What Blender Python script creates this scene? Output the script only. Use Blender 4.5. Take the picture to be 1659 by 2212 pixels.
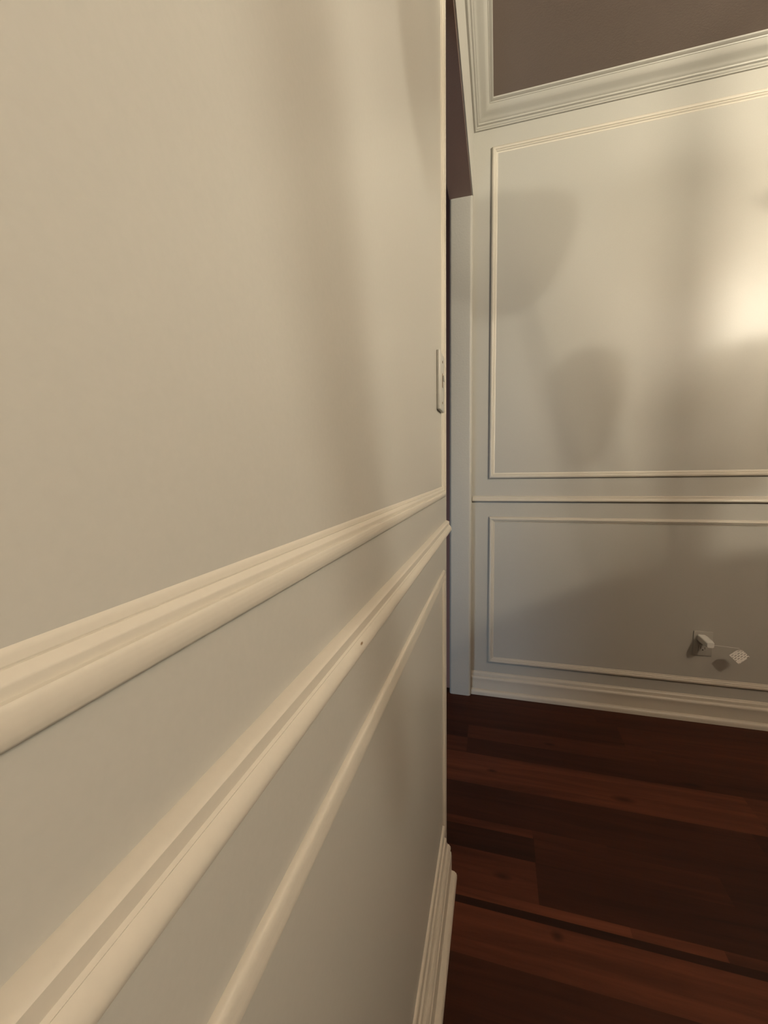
import bpy, bmesh, math, random
from mathutils import Vector, Matrix
random.seed(7)
for o in list(bpy.data.objects): bpy.data.objects.remove(o)
S = bpy.context.scene
COL = S.collection

# ------------------------------------------------------------------ camera
cam_d = bpy.data.cameras.new('camera')
cam = bpy.data.objects.new('camera', cam_d); COL.objects.link(cam)
yaw, pitch, roll = 0.26934, 0.10608, -0.01736
fw = Vector((-math.sin(yaw)*math.cos(pitch), math.cos(yaw)*math.cos(pitch), -math.sin(pitch)))
r0 = Vector((math.cos(yaw), math.sin(yaw), 0)); u0 = r0.cross(fw)
rr = r0*math.cos(roll)+u0*math.sin(roll); uu = -r0*math.sin(roll)+u0*math.cos(roll)
M = Matrix.Identity(4)
for i in range(3):
    M[i][0], M[i][1], M[i][2] = rr[i], uu[i], -fw[i]
M[2][3] = 1.04
cam.matrix_world = M
cam_d.sensor_fit = 'HORIZONTAL'; cam_d.sensor_width = 36
cam_d.lens = 888.23/1659*36
cam_d.clip_start = 0.01
S.camera = cam

# ------------------------------------------------------------------ world, exposure
S.view_settings.view_transform = 'Standard'; S.view_settings.look = 'None'
S.view_settings.gamma = 1; S.view_settings.use_curve_mapping = False
S.view_settings.exposure = 0.13
w = bpy.data.worlds.new('world'); S.world = w; w.use_nodes = True
w.node_tree.nodes['Background'].inputs[0].default_value = (0.3, 0.22, 0.17, 1)
w.node_tree.nodes['Background'].inputs[1].default_value = 0.012

# ------------------------------------------------------------------ lights
WARM = (1.0, 0.905, 0.715)
LAMP = Vector((1.80, -0.10, 2.04))          # centre of the dining chandelier
BULBS = []                                   # filled by the chandelier builder
# added dim cool fill, low in the adjoining room, through the cased opening
def area(name, loc, target, size, power, color, size_y=None):
    d = bpy.data.lights.new(name, 'AREA'); d.energy = power; d.color = color
    d.size = size
    if size_y: d.shape = 'RECTANGLE'; d.size_y = size_y
    o = bpy.data.objects.new(name, d); COL.objects.link(o)
    o.location = loc
    o.rotation_euler = (Vector(target)-Vector(loc)).to_track_quat('-Z', 'Y').to_euler()
    return o
COOL = area('adjoining_room_cool_fill', (-0.75, 0.05, 0.42), (-0.02, 1.86, 0.10), 0.42, 7.5, (0.66, 0.82, 1.0), 0.42)

# ------------------------------------------------------------------ materials
def new_mat(name):
    m = bpy.data.materials.new(name); m.use_nodes = True
    nt = m.node_tree; return m, nt, nt.nodes['Principled BSDF']
def paint(name, col, rough, bump=0.0, scale=600, spec=0.5, detail=2):
    m, nt, b = new_mat(name)
    b.inputs['Base Color'].default_value = (*col, 1); b.inputs['Roughness'].default_value = rough
    b.inputs['Specular IOR Level'].default_value = spec
    tc = nt.nodes.new('ShaderNodeTexCoord')
    n = nt.nodes.new('ShaderNodeTexNoise'); n.inputs['Scale'].default_value = scale; n.inputs['Detail'].default_value = detail
    nt.links.new(tc.outputs['Object'], n.inputs['Vector'])
    mr = nt.nodes.new('ShaderNodeMapRange'); mr.inputs['To Min'].default_value = 0.97; mr.inputs['To Max'].default_value = 1.03
    nt.links.new(n.outputs['Fac'], mr.inputs['Value'])
    hs = nt.nodes.new('ShaderNodeHueSaturation'); hs.inputs['Color'].default_value = (*col, 1)
    nt.links.new(mr.outputs['Result'], hs.inputs['Value']); nt.links.new(hs.outputs['Color'], b.inputs['Base Color'])
    if bump:
        bp = nt.nodes.new('ShaderNodeBump'); bp.inputs['Strength'].default_value = bump; bp.inputs['Distance'].default_value = 0.001
        nt.links.new(n.outputs['Fac'], bp.inputs['Height']); nt.links.new(bp.outputs['Normal'], b.inputs['Normal'])
    return m
WALLC = (0.40, 0.385, 0.345)
M_wall = paint('satin_beige_wall_paint', WALLC, 0.34, 0.05, 260, 0.24)
M_trim = paint('satin_beige_lit_trim_paint', (0.505, 0.465, 0.395), 0.34, 0.0, 300, 0.36)  # wall paint made lighter to stand in for light catching the mouldings
M_nick = M_trim.copy(); M_nick.name = 'nicked_trim_paint'
def add_nick(m, c, r_):
    nt = m.node_tree; b = nt.nodes['Principled BSDF']; L = nt.links.new
    src = b.inputs['Base Color'].links[0].from_socket
    tc = nt.nodes.new('ShaderNodeTexCoord')
    v = nt.nodes.new('ShaderNodeVectorMath'); v.operation = 'SUBTRACT'; v.inputs[1].default_value = c; L(tc.outputs['Object'], v.inputs[0])
    q = nt.nodes.new('ShaderNodeVectorMath'); q.operation = 'MULTIPLY'; q.inputs[1].default_value = (0, 1/r_[0], 1/r_[1]); L(v.outputs[0], q.inputs[0])
    ln = nt.nodes.new('ShaderNodeVectorMath'); ln.operation = 'LENGTH'; L(q.outputs[0], ln.inputs[0])
    k = nt.nodes.new('ShaderNodeMapRange'); k.inputs['From Min'].default_value = .5; k.inputs['From Max'].default_value = 1.1; L(ln.outputs['Value'], k.inputs['Value'])
    mx = nt.nodes.new('ShaderNodeMix'); mx.data_type = 'RGBA'; L(k.outputs['Result'], mx.inputs['Factor'])
    mx.inputs['A'].default_value = (.16, .09, .04, 1); L(src, mx.inputs['B']); L(mx.outputs['Result'], b.inputs['Base Color'])
add_nick(M_nick, (0, .309, .8965), (.0035, .0011))
M_orange = paint('orange_peel_wall_paint', WALLC, 0.5, 0.6, 140, 0.3)
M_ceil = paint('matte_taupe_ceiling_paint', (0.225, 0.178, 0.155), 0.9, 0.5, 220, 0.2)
M_soffit = paint('soffit_shade_brown', (0.37, 0.265, 0.225), 0.8, 0.4, 180, 0.2)  # brown carries the shade on the underside of the header
M_dark = paint('room_shade_brown', (0.32, 0.165, 0.13), 0.7, 0.1, 100, 0.3)  # shade of the unlit adjoining room put into the wall colour
M_deep = paint('bounce_cut_wall_paint', (0.16, 0.12, 0.10), 0.6, 0.1, 200, 0.3)  # unseen walls, same paint darkened to cut bounce light
M_plastic = paint('white_plastic', (0.72, 0.72, 0.68), 0.35, 0, 50)
M_slot = paint('dark_slot', (0.03, 0.025, 0.02), 0.6, 0, 50)
M_brass = paint('brushed_bronze', (0.18, 0.12, 0.07), 0.4, 0, 50)

def floor_mat():
    m, nt, b = new_mat('dark_walnut_planks')
    L = nt.links.new
    tc = nt.nodes.new('ShaderNodeTexCoord')
    at = nt.nodes.new('ShaderNodeAttribute'); at.attribute_name = 'plank'
    mp = nt.nodes.new('ShaderNodeMapping'); mp.inputs['Scale'].default_value = (1.6, 26, 1)
    L(tc.outputs['Object'], mp.inputs['Vector'])
    sep = nt.nodes.new('ShaderNodeSeparateColor'); L(at.outputs['Color'], sep.inputs['Color'])
    add = nt.nodes.new('ShaderNodeVectorMath'); add.operation = 'ADD'
    off = nt.nodes.new('ShaderNodeCombineXYZ'); ml = nt.nodes.new('ShaderNodeMath'); ml.operation = 'MULTIPLY'; ml.inputs[1].default_value = 37
    L(sep.outputs['Green'], ml.inputs[0]); L(ml.outputs[0], off.inputs[0]); L(ml.outputs[0], off.inputs[2])
    L(mp.outputs['Vector'], add.inputs[0]); L(off.outputs['Vector'], add.inputs[1])
    n = nt.nodes.new('ShaderNodeTexNoise'); n.inputs['Scale'].default_value = 1.3; n.inputs['Detail'].default_value = 7; n.inputs['Roughness'].default_value = 0.62; n.inputs['Distortion'].default_value = 0.7
    L(add.outputs['Vector'], n.inputs['Vector'])
    mr = nt.nodes.new('ShaderNodeMapRange'); mr.inputs['From Min'].default_value = 0.3; mr.inputs['From Max'].default_value = 0.7
    mr.inputs['To Min'].default_value = 0.62; mr.inputs['To Max'].default_value = 1.3
    L(n.outputs['Fac'], mr.inputs['Value'])
    mm = nt.nodes.new('ShaderNodeMath'); mm.operation = 'MULTIPLY'
    L(mr.outputs['Result'], mm.inputs[0]); L(sep.outputs['Red'], mm.inputs[1])
    last = mm.outputs[0]
    # knots in the boards (marks of the wood itself)
    for kx, ky, rx, ry in ((-0.006, 1.358, .016, .007), (0.391, 1.331, .030, .012), (0.140, 0.877, .012, .010), (0.024, 0.986, .02, .008), (0.62, 1.45, .03, .008), (0.20, 1.55, .02, .007)):
        v = nt.nodes.new('ShaderNodeVectorMath'); v.operation = 'SUBTRACT'; v.inputs[1].default_value = (kx, ky, 0); L(tc.outputs['Object'], v.inputs[0])
        s = nt.nodes.new('ShaderNodeVectorMath'); s.operation = 'MULTIPLY'; s.inputs[1].default_value = (1/rx, 1/ry, 0); L(v.outputs[0], s.inputs[0])
        ln = nt.nodes.new('ShaderNodeVectorMath'); ln.operation = 'LENGTH'; L(s.outputs[0], ln.inputs[0])
        k = nt.nodes.new('ShaderNodeMapRange'); k.inputs['From Min'].default_value = 0.3; k.inputs['From Max'].default_value = 1.4; k.inputs['To Min'].default_value = 0.4; k.inputs['To Max'].default_value = 1
        L(ln.outputs['Value'], k.inputs['Value'])
        q = nt.nodes.new('ShaderNodeMath'); q.operation = 'MULTIPLY'; L(last, q.inputs[0]); L(k.outputs['Result'], q.inputs[1]); last = q.outputs[0]
    mx = nt.nodes.new('ShaderNodeVectorMath'); mx.operation = 'SCALE'; mx.inputs[0].default_value = (0.056, 0.0165, 0.0078)
    L(last, mx.inputs['Scale']); L(mx.outputs[0], b.inputs['Base Color'])
    b.inputs['Roughness'].default_value = 0.5; b.inputs['Specular IOR Level'].default_value = 0.15
    bp = nt.nodes.new('ShaderNodeBump'); bp.inputs['Strength'].default_value = 0.15; bp.inputs['Distance'].default_value = 0.001
    L(n.outputs['Fac'], bp.inputs['Height']); L(bp.outputs['Normal'], b.inputs['Normal'])
    return m
M_floor = floor_mat()

def label_mat():
    m, nt, b = new_mat('printed_white_label'); L = nt.links.new
    tc = nt.nodes.new('ShaderNodeTexCoord')
    br = nt.nodes.new('ShaderNodeTexBrick'); br.inputs['Scale'].default_value = 1
    br.inputs['Color1'].default_value = (0.30, 0.27, 0.24, 1); br.inputs['Color2'].default_value = (0.95, 0.93, 0.88, 1)
    br.inputs['Mortar'].default_value = (0.95, 0.92, 0.85, 1)
    br.inputs['Brick Width'].default_value = 0.013; br.inputs['Row Height'].default_value = 0.0075
    br.inputs['Mortar Size'].default_value = 0.0022; br.inputs['Bias'].default_value = -0.05
    mp = nt.nodes.new('ShaderNodeMapping'); mp.inputs['Location'].default_value = (0.1, 0.1, 0)
    L(tc.outputs['Object'], mp.inputs['Vector']); L(mp.outputs['Vector'], br.inputs['Vector'])
    L(br.outputs['Color'], b.inputs['Base Color']); b.inputs['Roughness'].default_value = 0.5
    return m
M_label = label_mat()

# ------------------------------------------------------------------ helpers
def link(name, bm, mat, parent=None, smooth=False, **props):
    bmesh.ops.recalc_face_normals(bm, faces=bm.faces[:])
    me = bpy.data.meshes.new(name); bm.to_mesh(me); bm.free()
    if smooth is not False:
        for p in me.polygons: p.use_smooth = True
        me.set_sharp_from_angle(angle=math.radians(smooth))
    me.materials.append(mat)
    o = bpy.data.objects.new(name, me); COL.objects.link(o)
    if parent: o.parent = parent
    for k, v in props.items(): o[k] = v
    return o
def struct(name, bm, mat, **kw):
    return link(name, bm, mat, kind='structure', **kw)
def box(bm, x0, x1, y0, y1, z0, z1):
    vs = [bm.verts.new((x, y, z)) for z in (z0, z1) for x, y in ((x0, y0), (x1, y0), (x1, y1), (x0, y1))]
    for f in ((0, 3, 2, 1), (4, 5, 6, 7), (0, 1, 5, 4), (1, 2, 6, 5), (2, 3, 7, 6), (3, 0, 4, 7)):
        bm.faces.new([vs[i] for i in f])
    return vs
def prism(bm, pts, z0, z1):
    a = [bm.verts.new((x, y, z0)) for x, y in pts]; b = [bm.verts.new((x, y, z1)) for x, y in pts]
    n = len(pts)
    bm.faces.new(a); bm.faces.new(b)
    for i in range(n): bm.faces.new((a[i], a[(i+1) % n], b[(i+1) % n], b[i]))
def loft(bm, rings, closed_path, caps=True):
    vr = [[bm.verts.new(p) for p in r] for r in rings]
    n = len(vr); m = len(vr[0])
    for i in range(n if closed_path else n-1):
        A, B = vr[i], vr[(i+1) % n]
        for j in range(m):
            bm.faces.new((A[j], A[(j+1) % m], B[(j+1) % m], B[j]))
    if caps and not closed_path:
        bm.faces.new(vr[0]); bm.faces.new(vr[-1])
# wall frames: origin O, along U, up V, out N
FAR = (Vector((0, 1.861, 0)), Vector((1, 0, 0)), Vector((0, 0, 1)), Vector((0, -1, 0)))
LEFT = (Vector((-0.118, 0, 0)), Vector((0, 1, 0)), Vector((0, 0, 1)), Vector((1, 0, 0)))
def at(fr, u, v, n): return fr[0]+fr[1]*u+fr[2]*v+fr[3]*n
def rail(bm, fr, u0, u1, z, prof):
    """prof: closed list of (out, up) from the bottom at the wall to the top at the wall"""
    prof = prof+[(-0.002, prof[-1][1]), (-0.002, prof[0][1])]
    us = [u0, u1]
    loft(bm, [[at(fr, u, z+p[1], p[0]) for p in prof] for u in us], False)
def frame(bm, fr, u0, u1, z0, z1, prof):
    """picture-frame moulding, prof (out, distance inwards from the outer edge), mitred corners"""
    prof = prof+[(-0.002, prof[-1][1]), (-0.002, prof[0][1])]
    rings = []
    for su, sv, u, v in ((1, 1, u0, z0), (-1, 1, u1, z0), (-1, -1, u1, z1), (1, -1, u0, z1)):
        rings.append([at(fr, u+su*p[1], v+sv*p[1], p[0]) for p in prof])
    loft(bm, rings, True)

def smooth_prof(pts): return pts
# panel moulding: fat bead on the outer side, ogee steps to the inside
PANEL = [(0, 0), (.0030, .0002), (.0062, .0011), (.0086, .0030), (.0102, .0056), (.0108, .0085), (.0105, .0106), (.0097, .0122), (.0085, .0134),
         (.0064, .0137), (.0067, .0168), (.0061, .0176), (.0045, .0190), (.0032, .0201), (.0023, .0202), (.0026, .0208), (.0019, .0228), (0, .0247)]
PANEL_LOW = [(0, 0), (.0030, .0010), (.0060, .0040), (.0074, .0080), (.0078, .0110), (.0070, .0125), (.0074, .0140), (.0078, .0165), (.0076, .0200), (.0066, .0240), (.0044, .0275), (.0015, .0295), (0, .0300)]
RAIL = [(0, 0), (.0060, .0004), (.0102, .0018), (.0126, .0046), (.0132, .0080), (.0126, .0112), (.0112, .0140), (.0098, .0158),
        (.0090, .0164), (.0092, .0170), (.0084, .0176), (.0078, .0182), (.0080, .0255), (.0074, .0263), (.0058, .0272), (.0038, .0280), (.0018, .0288), (0, .0293)]
BASE = [(0, 0), (.0300, 0), (.0300, .0130), (.0290, .0190), (.0262, .0235), (.0215, .0262), (.0160, .0270), (.0160, .0560), (.0160, .0760),
        (.0172, .0800), (.0168, .0860), (.0145, .0905), (.0110, .0930), (.0090, .0935), (.0090, .0990), (.0082, .1060), (.0050, .1090), (.0040, .1130), (0, .1150)]
BASE_L = [(0, 0), (.0310, 0), (.0310, .0080), (.0290, .0140), (.0240, .0180), (.0190, .0190), (.0175, .0200), (.0175, .0600), (.0165, .0700), (.0130, .0730), (.0125, .0760), (.0150, .0790),
        (.0145, .0850), (.0105, .0900), (.0075, .0905), (.0050, .0950), (.0050, .1010), (.0035, .1050), (0, .1070)]
CROWN = [(0, 0), (.0070, 0), (.0075, .0030), (.0105, .0045), (.0125, .0080), (.0118, .0105), (.0150, .0110), (.0185, .0122), (.0200, .0150),
         (.0195, .0170), (.0215, .0176), (.0260, .0215), (.0325, .0255), (.0400, .0285), (.0480, .0320), (.0545, .0370), (.0590, .0430), (.0620, .0470),
         (.0640, .0472), (.0655, .0500), (.0720, .0510), (.0760, .0530), (.0770, .0570)]

A = -0.118; D = 1.861; SX = -0.107; CEIL = 2.443; HEAD = 2.126; YE = 1.007; JY = 1.8126; TH = 0.095
XR = 4.3; YB = -3.3; XL = -3.2
# ------------------------------------------------------------------ floor: boards with their own tone
STR = [(-3.4, -.2), (-.2, -.1), (-.1, 0), (0, .1), (.1, .2), (.2, .3), (.3, .4), (.4, .5), (.5, .6), (.6, .695), (.695, .79), (.79, .895), (.895, .913), (.913, .936), (.936, 1.045),
       (1.045, 1.118), (1.118, 1.145), (1.145, 1.284), (1.284, 1.43), (1.43, 1.517), (1.517, 1.60), (1.60, 1.74), (1.74, 1.92)]
TONE = {(.895, .913): [(-4, .35), (.75, .42)], (.913, .936): [(-4, 1.9), (.30, 1.45), (.48, .95), (.62, .6)], (.79, .895): [(-4, 1.45), (.75, .6)], (.695, .79): [(-4, .72), (.45, .5)],
        (.936, 1.045): [(-4, 1.2), (.108, .55)], (1.045, 1.118): [(-4, .45), (.11, .78), (.55, .5)], (1.118, 1.145): [(-4, 1.25), (.108, .85), (.3, .62)],
        (1.145, 1.284): [(-4, .62), (.7, .55)], (1.284, 1.43): [(-4, 1.45), (.75, 1.2)], (1.43, 1.517): [(-4, .95), (-.098, .58), (.9, .5)],
        (1.517, 1.60): [(-4, .5), (-.10, .95), (.55, .8)], (1.60, 1.74): [(-4, .66), (.47, .95)], (1.74, 1.92): [(-4, .88), (.4, .82)],
        (.6, .695): [(-4, .62), (.3, .78)], (.5, .6): [(-4, .8), (.3, .6)]}
bm = bmesh.new(); cl = bm.loops.layers.float_color.new('plank')
for y0, y1 in STR:
    segs = TONE.get((y0, y1)) or [(-4, random.uniform(.5, .95)), (random.uniform(-.5, 1.5), random.uniform(.5, .95)), (3, .7)]
    xs = [s[0] for s in segs]+[XR]
    for i, s in enumerate(segs):
        x0, x1 = xs[i], xs[i+1]; x0 = max(x0, XL-.1)
        f = bm.faces.new([bm.verts.new(p) for p in ((x0, y0, 0), (x1, y0, 0), (x1, y1, 0), (x0, y1, 0))])
        g = random.random()
        for l in f.loops: l[cl] = (s[1], g, 0, 1)
bm2 = bm
bmesh.ops.recalc_face_normals(bm2, faces=bm2.faces[:])
for f in bm2.faces:
    if f.normal.z < 0: f.normal_flip()
me = bpy.data.meshes.new('floor'); bm2.to_mesh(me); bm2.free(); me.materials.append(M_floor)
o = bpy.data.objects.new('floor', me); COL.objects.link(o); o['kind'] = 'structure'

# ------------------------------------------------------------------ shell
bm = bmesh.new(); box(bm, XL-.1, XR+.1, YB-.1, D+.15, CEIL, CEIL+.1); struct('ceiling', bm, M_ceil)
bm = bmesh.new(); box(bm, SX-.002, XR+.1, D, D+.12, 0, CEIL); struct('wall_far', bm, M_wall)
def bull(cx, cy, r, a0, a1, n=8):
    return [(cx+r*math.cos(math.radians(a0+(a1-a0)*i/n)), cy+r*math.sin(math.radians(a0+(a1-a0)*i/n))) for i in range(n+1)]
r = .012
# near left wall with a rounded end at the opening
bm = bmesh.new(); prism(bm, [(A-TH, YB), (A, YB)]+bull(A-r, YE-r, r, 0, 90)+bull(A-TH+r, YE-r, r, 90, 180), 0, CEIL)
struct('wall_left', bm, M_wall, smooth=30)
# nib beyond the opening (its face looks back at the camera) and the header over the opening
bm = bmesh.new(); prism(bm, [(SX-TH, D+.05), (SX-TH, JY+r)]+bull(SX-TH+r, JY+r, r, 180, 270)+bull(SX-r, JY+r, r, 270, 360)+[(SX, D+.05)], 0, HEAD)
struct('wall_nib', bm, M_orange, smooth=30)
bm = bmesh.new(); box(bm, SX-TH, SX, YE, D+.05, HEAD+.0005, CEIL); struct('wall_header', bm, M_wall)
bm = bmesh.new(); box(bm, SX-TH+.001, SX-.005, YE+.001, JY+r, HEAD-.002, HEAD+.0006); struct('ceiling_soffit', bm, M_soffit)
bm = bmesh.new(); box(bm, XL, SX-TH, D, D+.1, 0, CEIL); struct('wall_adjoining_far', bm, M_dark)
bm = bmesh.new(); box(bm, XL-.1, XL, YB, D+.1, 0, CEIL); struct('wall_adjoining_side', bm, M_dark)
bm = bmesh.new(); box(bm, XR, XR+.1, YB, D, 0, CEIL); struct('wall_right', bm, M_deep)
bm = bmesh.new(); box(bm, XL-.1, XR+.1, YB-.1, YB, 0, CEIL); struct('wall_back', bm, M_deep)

# ------------------------------------------------------------------ mouldings
bm = bmesh.new()
pts = CROWN+[(-.002, .0575), (-.002, 0)]
path = [((XR, D), (0, -1)), ((SX, D), (1, -1)), ((SX, YE+.002), (1, 0))]
loft(bm, [[(p[0]+n[0]*q[0], p[1]+n[1]*q[0], 2.386+q[1]) for q in pts] for p, n in path], False)
struct('trim_1', bm, M_wall, smooth=35)
bm = bmesh.new(); rail(bm, FAR, SX+.002, XR, .886, [(o, u*.86) for o, u in RAIL]); struct('trim_2', bm, M_trim, smooth=35)   # chair rail, far wall
bm = bmesh.new(); frame(bm, FAR, -.036, 1.25, .9865, 2.316, PANEL); struct('trim_3', bm, M_trim, smooth=35)
bm = bmesh.new(); frame(bm, FAR, -.033, 1.25, .1500, .8195, PANEL); struct('trim_4', bm, M_trim, smooth=35)
bm = bmesh.new(); frame(bm, FAR, 1.36, 2.7, .9865, 2.316, PANEL); struct('trim_5', bm, M_trim, smooth=35)
bm = bmesh.new(); frame(bm, FAR, 1.36, 2.7, .1500, .8195, PANEL); struct('trim_6', bm, M_trim, smooth=35)
bm = bmesh.new(); rail(bm, LEFT, YB, .990, .8835, RAIL); struct('trim_7', bm, M_nick, smooth=35)       # chair rail, near wall
bm = bmesh.new(); frame(bm, LEFT, -1.0, .934, .9725, 2.316, [(o*.75, u) for o, u in PANEL]); struct('trim_8', bm, M_trim, smooth=35)
bm = bmesh.new(); frame(bm, LEFT, -1.0, .938, .1500, .8030, [(o*.8, u*.8) for o, u in PANEL_LOW]); struct('trim_9', bm, M_trim, smooth=35)
bm = bmesh.new(); rail(bm, FAR, SX+.001, XR, 0, [(o, u*.88) for o, u in BASE]); struct('baseboard_far', bm, M_trim, smooth=35)
bm = bmesh.new(); rail(bm, LEFT, YB, .952, 0, BASE_L); struct('baseboard_left', bm, M_trim, smooth=35)

# ------------------------------------------------------------------ electrical outlet on the far wall
def empty(name, loc, label, cat):
    e = bpy.data.objects.new(name, None); COL.objects.link(e); e.location = loc; e.empty_display_size = .05
    e['label'] = label; e['category'] = cat
    return e
def rbox(bm, cx, cy, cz, sx, sy, sz, bev, seg=3):
    vs = box(bm, cx-sx/2, cx+sx/2, cy-sy/2, cy+sy/2, cz-sz/2, cz+sz/2)
    es = set()
    for v in vs:
        for e in v.link_edges: es.add(e)
    bmesh.ops.bevel(bm, geom=list(es), offset=bev, segments=seg, affect='EDGES', profile=.5)
def cyl(bm, p, axis, rad, h, n=24, rad2=None):
    q = Vector((0, 0, 1)).rotation_difference(Vector(axis)).to_matrix().to_4x4()
    bmesh.ops.create_cone(bm, cap_ends=True, segments=n, radius1=rad, radius2=rad if rad2 is None else rad2, depth=h, matrix=Matrix.Translation(Vector(p))@q)
ox, oz = .8005, .3205
E1 = empty('wall_outlet', (ox, D, oz), 'white duplex wall outlet plate low on the far wall, with a charger in it', 'outlet')
def px(o): return o
bm = bmesh.new(); rbox(bm, 0, -.0022, 0, .066, .0044, .101, .0018); link('cover_plate', bm, M_wall, E1, smooth=40)
for s in (1, -1):
    bm = bmesh.new(); rbox(bm, 0, -.0049, s*.0185, .030, .0022, .026, .0009)
    rc = link('receptacle', bm, M_wall, E1, smooth=40)
    bm = bmesh.new(); box(bm, -.0075, -.0058, -.0062, -.0058, s*.0185-.004, s*.0185+.006); box(bm, .0058, .0075, -.0062, -.0058, s*.0185-.004, s*.0185+.005)
    cyl(bm, (0, -.0060, s*.0185-.007), (0, 1, 0), .0026, .0005, 16); link('socket_slots', bm, M_slot, rc)
bm = bmesh.new(); cyl(bm, (0, -.0048, 0), (0, 1, 0), .0026, .0014, 16); link('screw', bm, M_plastic, E1, smooth=40)

# phone charger block plugged into the upper receptacle, its thin wire and the printed label on the wire
E2 = empty('plug_in_charger', (.7935, D-.006, .3455), 'white charger block plugged into the wall outlet, trailing a wire with a printed tag', 'charger')
bm = bmesh.new()
secs = [(-.0003, .0300, .0260), (-.020, .0320, .0275), (-.055, .0300, .0265), (-.070, .0270, .0240), (-.0745, .0225, .0200)]
rings = []
for y, sx, sz in secs:
    ring = []
    rc_ = .006
    for cx_, cz_, a0 in ((1, 1, 0), (-1, 1, 90), (-1, -1, 180), (1, -1, 270)):
        for k in range(5):
            a = math.radians(a0+k*22.5)
            ring.append((cx_*(sx/2-rc_)+rc_*math.cos(a), y, cz_*(sz/2-rc_)+rc_*math.sin(a)))
    rings.append(ring)
loft(bm, rings, False); link('charger_body', bm, M_plastic, E2, smooth=40)
def tube(name, pts, rad, mat, parent=None, n=10, **kw):
    bm = bmesh.new(); rings = []
    P = [Vector(p) for p in pts]
    for i, p in enumerate(P):
        t = (P[min(i+1, len(P)-1)]-P[max(i-1, 0)]).normalized()
        a = t.cross(Vector((0, 0, 1)) if abs(t.z) < .9 else Vector((1, 0, 0))).normalized(); b = t.cross(a)
        rr_ = rad[i] if isinstance(rad, (list, tuple)) else rad
        rings.append([p+(a*math.cos(2*math.pi*k/n)+b*math.sin(2*math.pi*k/n))*rr_ for k in range(n)])
    loft(bm, rings, False); return link(name, bm, mat, parent, smooth=50, **kw)
def bez(p0, p1, p2, p3, n=24):
    out = []
    for i in range(n+1):
        t = i/n; out.append(Vector(p0)*(1-t)**3+Vector(p1)*3*t*(1-t)**2+Vector(p2)*3*t*t*(1-t)+Vector(p3)*t**3)
    return out
tube('wire', bez((.013, -.066, -.002), (.030, -.068, -.001), (.052, -.064, -.004), (.0985, -.0620, -.0075)), .0007, M_plastic, E2)
# the tag: square, turned on its corner, top corner slightly curled
bm = bmesh.new(); n = 10; s = .046
grid = [[None]*(n+1) for _ in range(n+1)]; grid2 = [[None]*(n+1) for _ in range(n+1)]
for i in range(n+1):
    for j in range(n+1):
        a = (i/n-.5)*s; b = (j/n-.5)*s*1.0
        curl = .006*max(0, (i/n+j/n)-1.5)**2/.25
        grid[i][j] = bm.verts.new((a-curl*.5, b-curl*.5, curl)); grid2[i][j] = bm.verts.new((a-curl*.5, b-curl*.5, curl-.0006))
for i in range(n):
    for j in range(n):
        bm.faces.new((grid[i][j], grid[i+1][j], grid[i+1][j+1], grid[i][j+1]))
        bm.faces.new((grid2[i][j], grid2[i][j+1], grid2[i+1][j+1], grid2[i+1][j]))
for i in range(n):
    for a_, b_ in (((i, 0), (i+1, 0)), ((i, n), (i+1, n)), ((0, i), (0, i+1)), ((n, i), (n, i+1))):
        bm.faces.new((grid[a_[0]][a_[1]], grid[b_[0]][b_[1]], grid2[b_[0]][b_[1]], grid2[a_[0]][a_[1]]))
tag = link('tag', bm, M_label, E2, smooth=50, label='square printed white paper tag hanging on its corner')
tag.location = (.8925-.7935, -.0640, .3090-.3455)
tag.rotation_euler = (math.radians(90), 0, 0)
tag.rotation_euler = (Matrix.Rotation(math.radians(90), 3, 'X')@Matrix.Rotation(math.radians(45), 3, 'Z')).to_euler()

# ------------------------------------------------------------------ switch plate on the near wall, seen edge on
E3 = empty('light_switch', (A, .868, 1.213), 'painted light switch plate at the end of the near left wall above the chair rail', 'light switch')
bm = bmesh.new(); rbox(bm, .0035, 0, 0, .007, .066, .116, .0024); link('cover_plate', bm, M_wall, E3, smooth=40)
bm = bmesh.new(); rbox(bm, .0068, .004, .004, .0016, .012, .028, .0006); tg = link('toggle_slot', bm, M_brass, E3, smooth=40)
bm = bmesh.new(); rbox(bm, .0105, .004, .008, .003, .007, .013, .0009); link('toggle', bm, M_wall, E3, smooth=40)
for s in (1, -1):
    bm = bmesh.new(); cyl(bm, (.0070, .004, s*.041), (1, 0, 0), .0026, .0016, 16); link('screw', bm, M_brass, E3, smooth=40)

# ------------------------------------------------------------------ chandelier of the dining room (off to the right, lights everything)
E4 = empty('chandelier', LAMP, 'bronze chandelier with shaded candle bulbs hanging over the dining room', 'chandelier')
m, nt, b = new_mat('shadow_caster_glass'); b.inputs['Base Color'].default_value = (.5, .45, .38, 1); b.inputs['Roughness'].default_value = .3  # part-clear glass that softens the shadows of the added casters
tr = nt.nodes.new('ShaderNodeBsdfTransparent'); tr.inputs[0].default_value = (.95, .92, .86, 1)
mixs = nt.nodes.new('ShaderNodeMixShader'); mixs.inputs[0].default_value = .36
nt.links.new(tr.outputs[0], mixs.inputs[1]); nt.links.new(b.outputs[0], mixs.inputs[2]); nt.links.new(mixs.outputs[0], nt.nodes['Material Output'].inputs['Surface']); M_caster = m
m, nt, b = new_mat('opaque_amber_blocker'); b.inputs['Base Color'].default_value = (.55, .42, .28, 1); b.inputs['Roughness'].default_value = .4; M_blocker = m  # opaque material of the saucers and bowl added to block light
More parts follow.
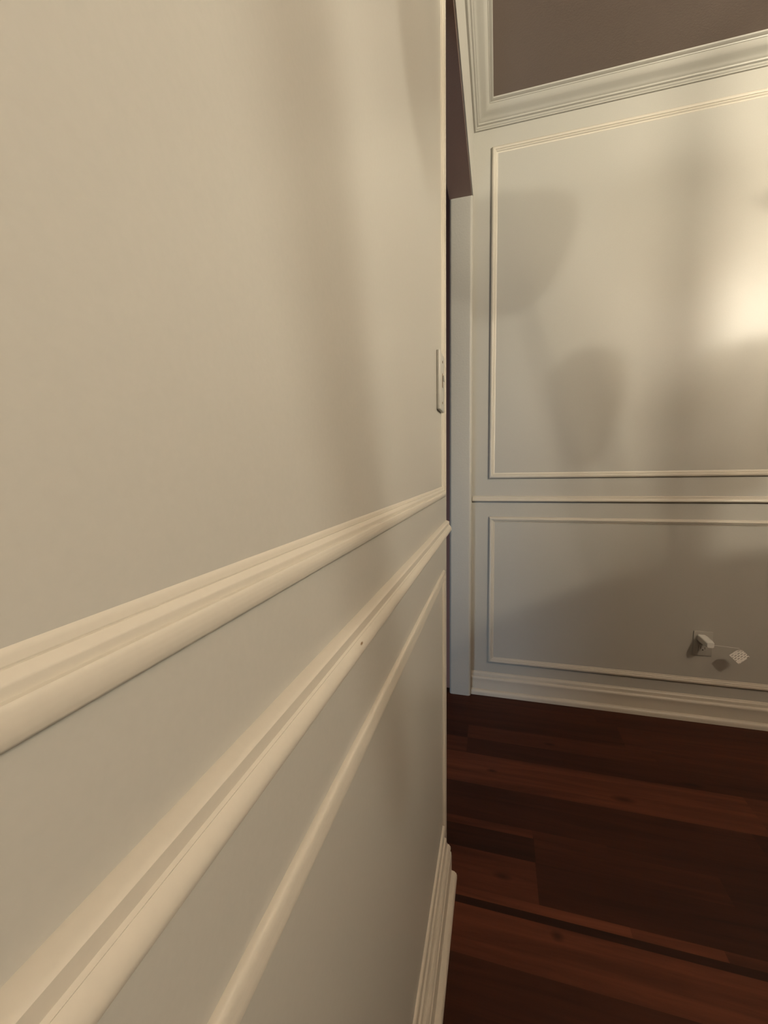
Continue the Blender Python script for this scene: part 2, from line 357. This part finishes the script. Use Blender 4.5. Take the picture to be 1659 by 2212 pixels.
def lathe(bm, prof, c, n=28):
    vr = [[bm.verts.new((c[0]+r_*math.cos(2*math.pi*k/n), c[1]+r_*math.sin(2*math.pi*k/n), c[2]+z_)) for k in range(n)] for r_, z_ in prof]
    for i in range(len(vr)-1):
        for k in range(n): bm.faces.new((vr[i][k], vr[i][(k+1) % n], vr[i+1][(k+1) % n], vr[i+1][k]))
def to_local(p): return Vector(p)-LAMP
bm = bmesh.new(); cyl(bm, (0, 0, CEIL-LAMP.z-.012), (0, 0, 1), .06, .024); link('canopy', bm, M_brass, E4, smooth=40)
bm = bmesh.new(); cyl(bm, (0, 0, (CEIL-LAMP.z)/2-.1), (0, 0, 1), .009, CEIL-LAMP.z+.2, 16); link('stem', bm, M_brass, E4, smooth=40)
bm = bmesh.new(); lathe(bm, [(0.001, -.40), (.02, -.39), (.035, -.35), (.02, -.31), (.012, -.26), (.03, -.21), (.01, -.16)], (0, 0, 0)); link('hub', bm, M_brass, E4, smooth=60)
def arm_to(P):
    tube('arm', bez((0, 0, -.32), (P.x*.4, P.y*.4, P.z-.30), (P.x*.95, P.y*.95, P.z-.26), (P.x, P.y, P.z)), .005, M_brass, E4)
def bulb(P, power, rad, bowl, lip=-.05):
    P = Vector(p) if False else Vector(P)
    arm_to(P-Vector((0, 0, .09)))
    if bowl:   # opaque saucer added under the bulb to cut its downward light
        bm = bmesh.new(); lathe(bm, [(.001, lip-.040), (bowl*.4, lip-.038), (bowl*.7, lip-.024), (bowl, lip), (bowl-.003, lip+.002), (bowl*.66, lip-.020), (bowl*.4, lip-.034), (.001, lip-.036)], P); link('shading_saucer', bm, M_blocker, E4, smooth=60)
    bm = bmesh.new(); cyl(bm, P-Vector((0, 0, .055)), (0, 0, 1), .012, .07, 16); link('candle_tube', bm, M_plastic, E4, smooth=40)
    m, nt, b = new_mat('lit_frosted_bulb'); b.inputs['Base Color'].default_value = (.9, .8, .6, 1)
    b.inputs['Emission Color'].default_value = (*WARM, 1); b.inputs['Emission Strength'].default_value = power/(4*math.pi**2*rad**2)
    bm = bmesh.new(); bmesh.ops.create_icosphere(bm, subdivisions=2, radius=rad, matrix=Matrix.Translation(P)); link('bulb', bm, m, E4, smooth=80)
P1 = Vector((.150, -.262, .06))
bulb(P1, 120, .012, .056, -.036)
bulb((-.27, .10, .06), 42, .013, 0)
for P in ((.22, .20, .06), (-.10, -.27, .06), (-.02, .30, .06)):
    bulb(P, 70, .028, .098, -.032)
bm = bmesh.new(); lathe(bm, [(.001, -.36), (.06, -.355), (.12, -.32), (.15, -.26), (.16, -.20), (.157, -.20), (.115, -.31), (.055, -.345), (.001, -.35)], (0, 0, 0)); link('shading_bowl', bm, M_blocker, E4, smooth=60)  # opaque bowl added to shade the lower far wall
# bell cups added on rays from the main bulb to cast blob shadows
def shadow_cup(target, t, rad, h, flip=False):
    c = (LAMP+P1).lerp(Vector(target), t)-LAMP
    pr = [(.001, -h/2), (rad*.35, -h*.48), (rad*.7, -h*.3), (rad*.92, 0), (rad, h*.2), (rad*.93, h*.38), (rad*.6, h*.48), (.001, h/2)]
    bm = bmesh.new(); lathe(bm, pr, c); link('shadow_bell', bm, M_caster, E4, smooth=60)
    tube('shadow_bell_hook', bez(c+Vector((0, 0, h/2)), c+Vector((0, 0, h/2+.03)), (c.x*.5, c.y*.5, -.16), (0, 0, -.18)), .0025, M_brass, E4)
shadow_cup((.345, D, 1.26), .26, .031, .120)
shadow_cup((.88, D, 1.20), .26, .047, .140)
shadow_cup((.00, D, 1.90), .28, .068, .135)
shadow_cup((A, .66, 1.76), .27, .070, .130)
# slanting rod added to cast the shadow band on the left wall
T = .20
tube('shadow_scroll', [(LAMP+P1).lerp(Vector(q), T)-LAMP for q in ((A, .20, 1.62), (A, .235, 1.40), (A, .30, 1.18), (A, .37, .98), (A, .44, .80), (A, .50, .62))], [.010, .013, .014, .014, .013, .008], M_caster, E4)
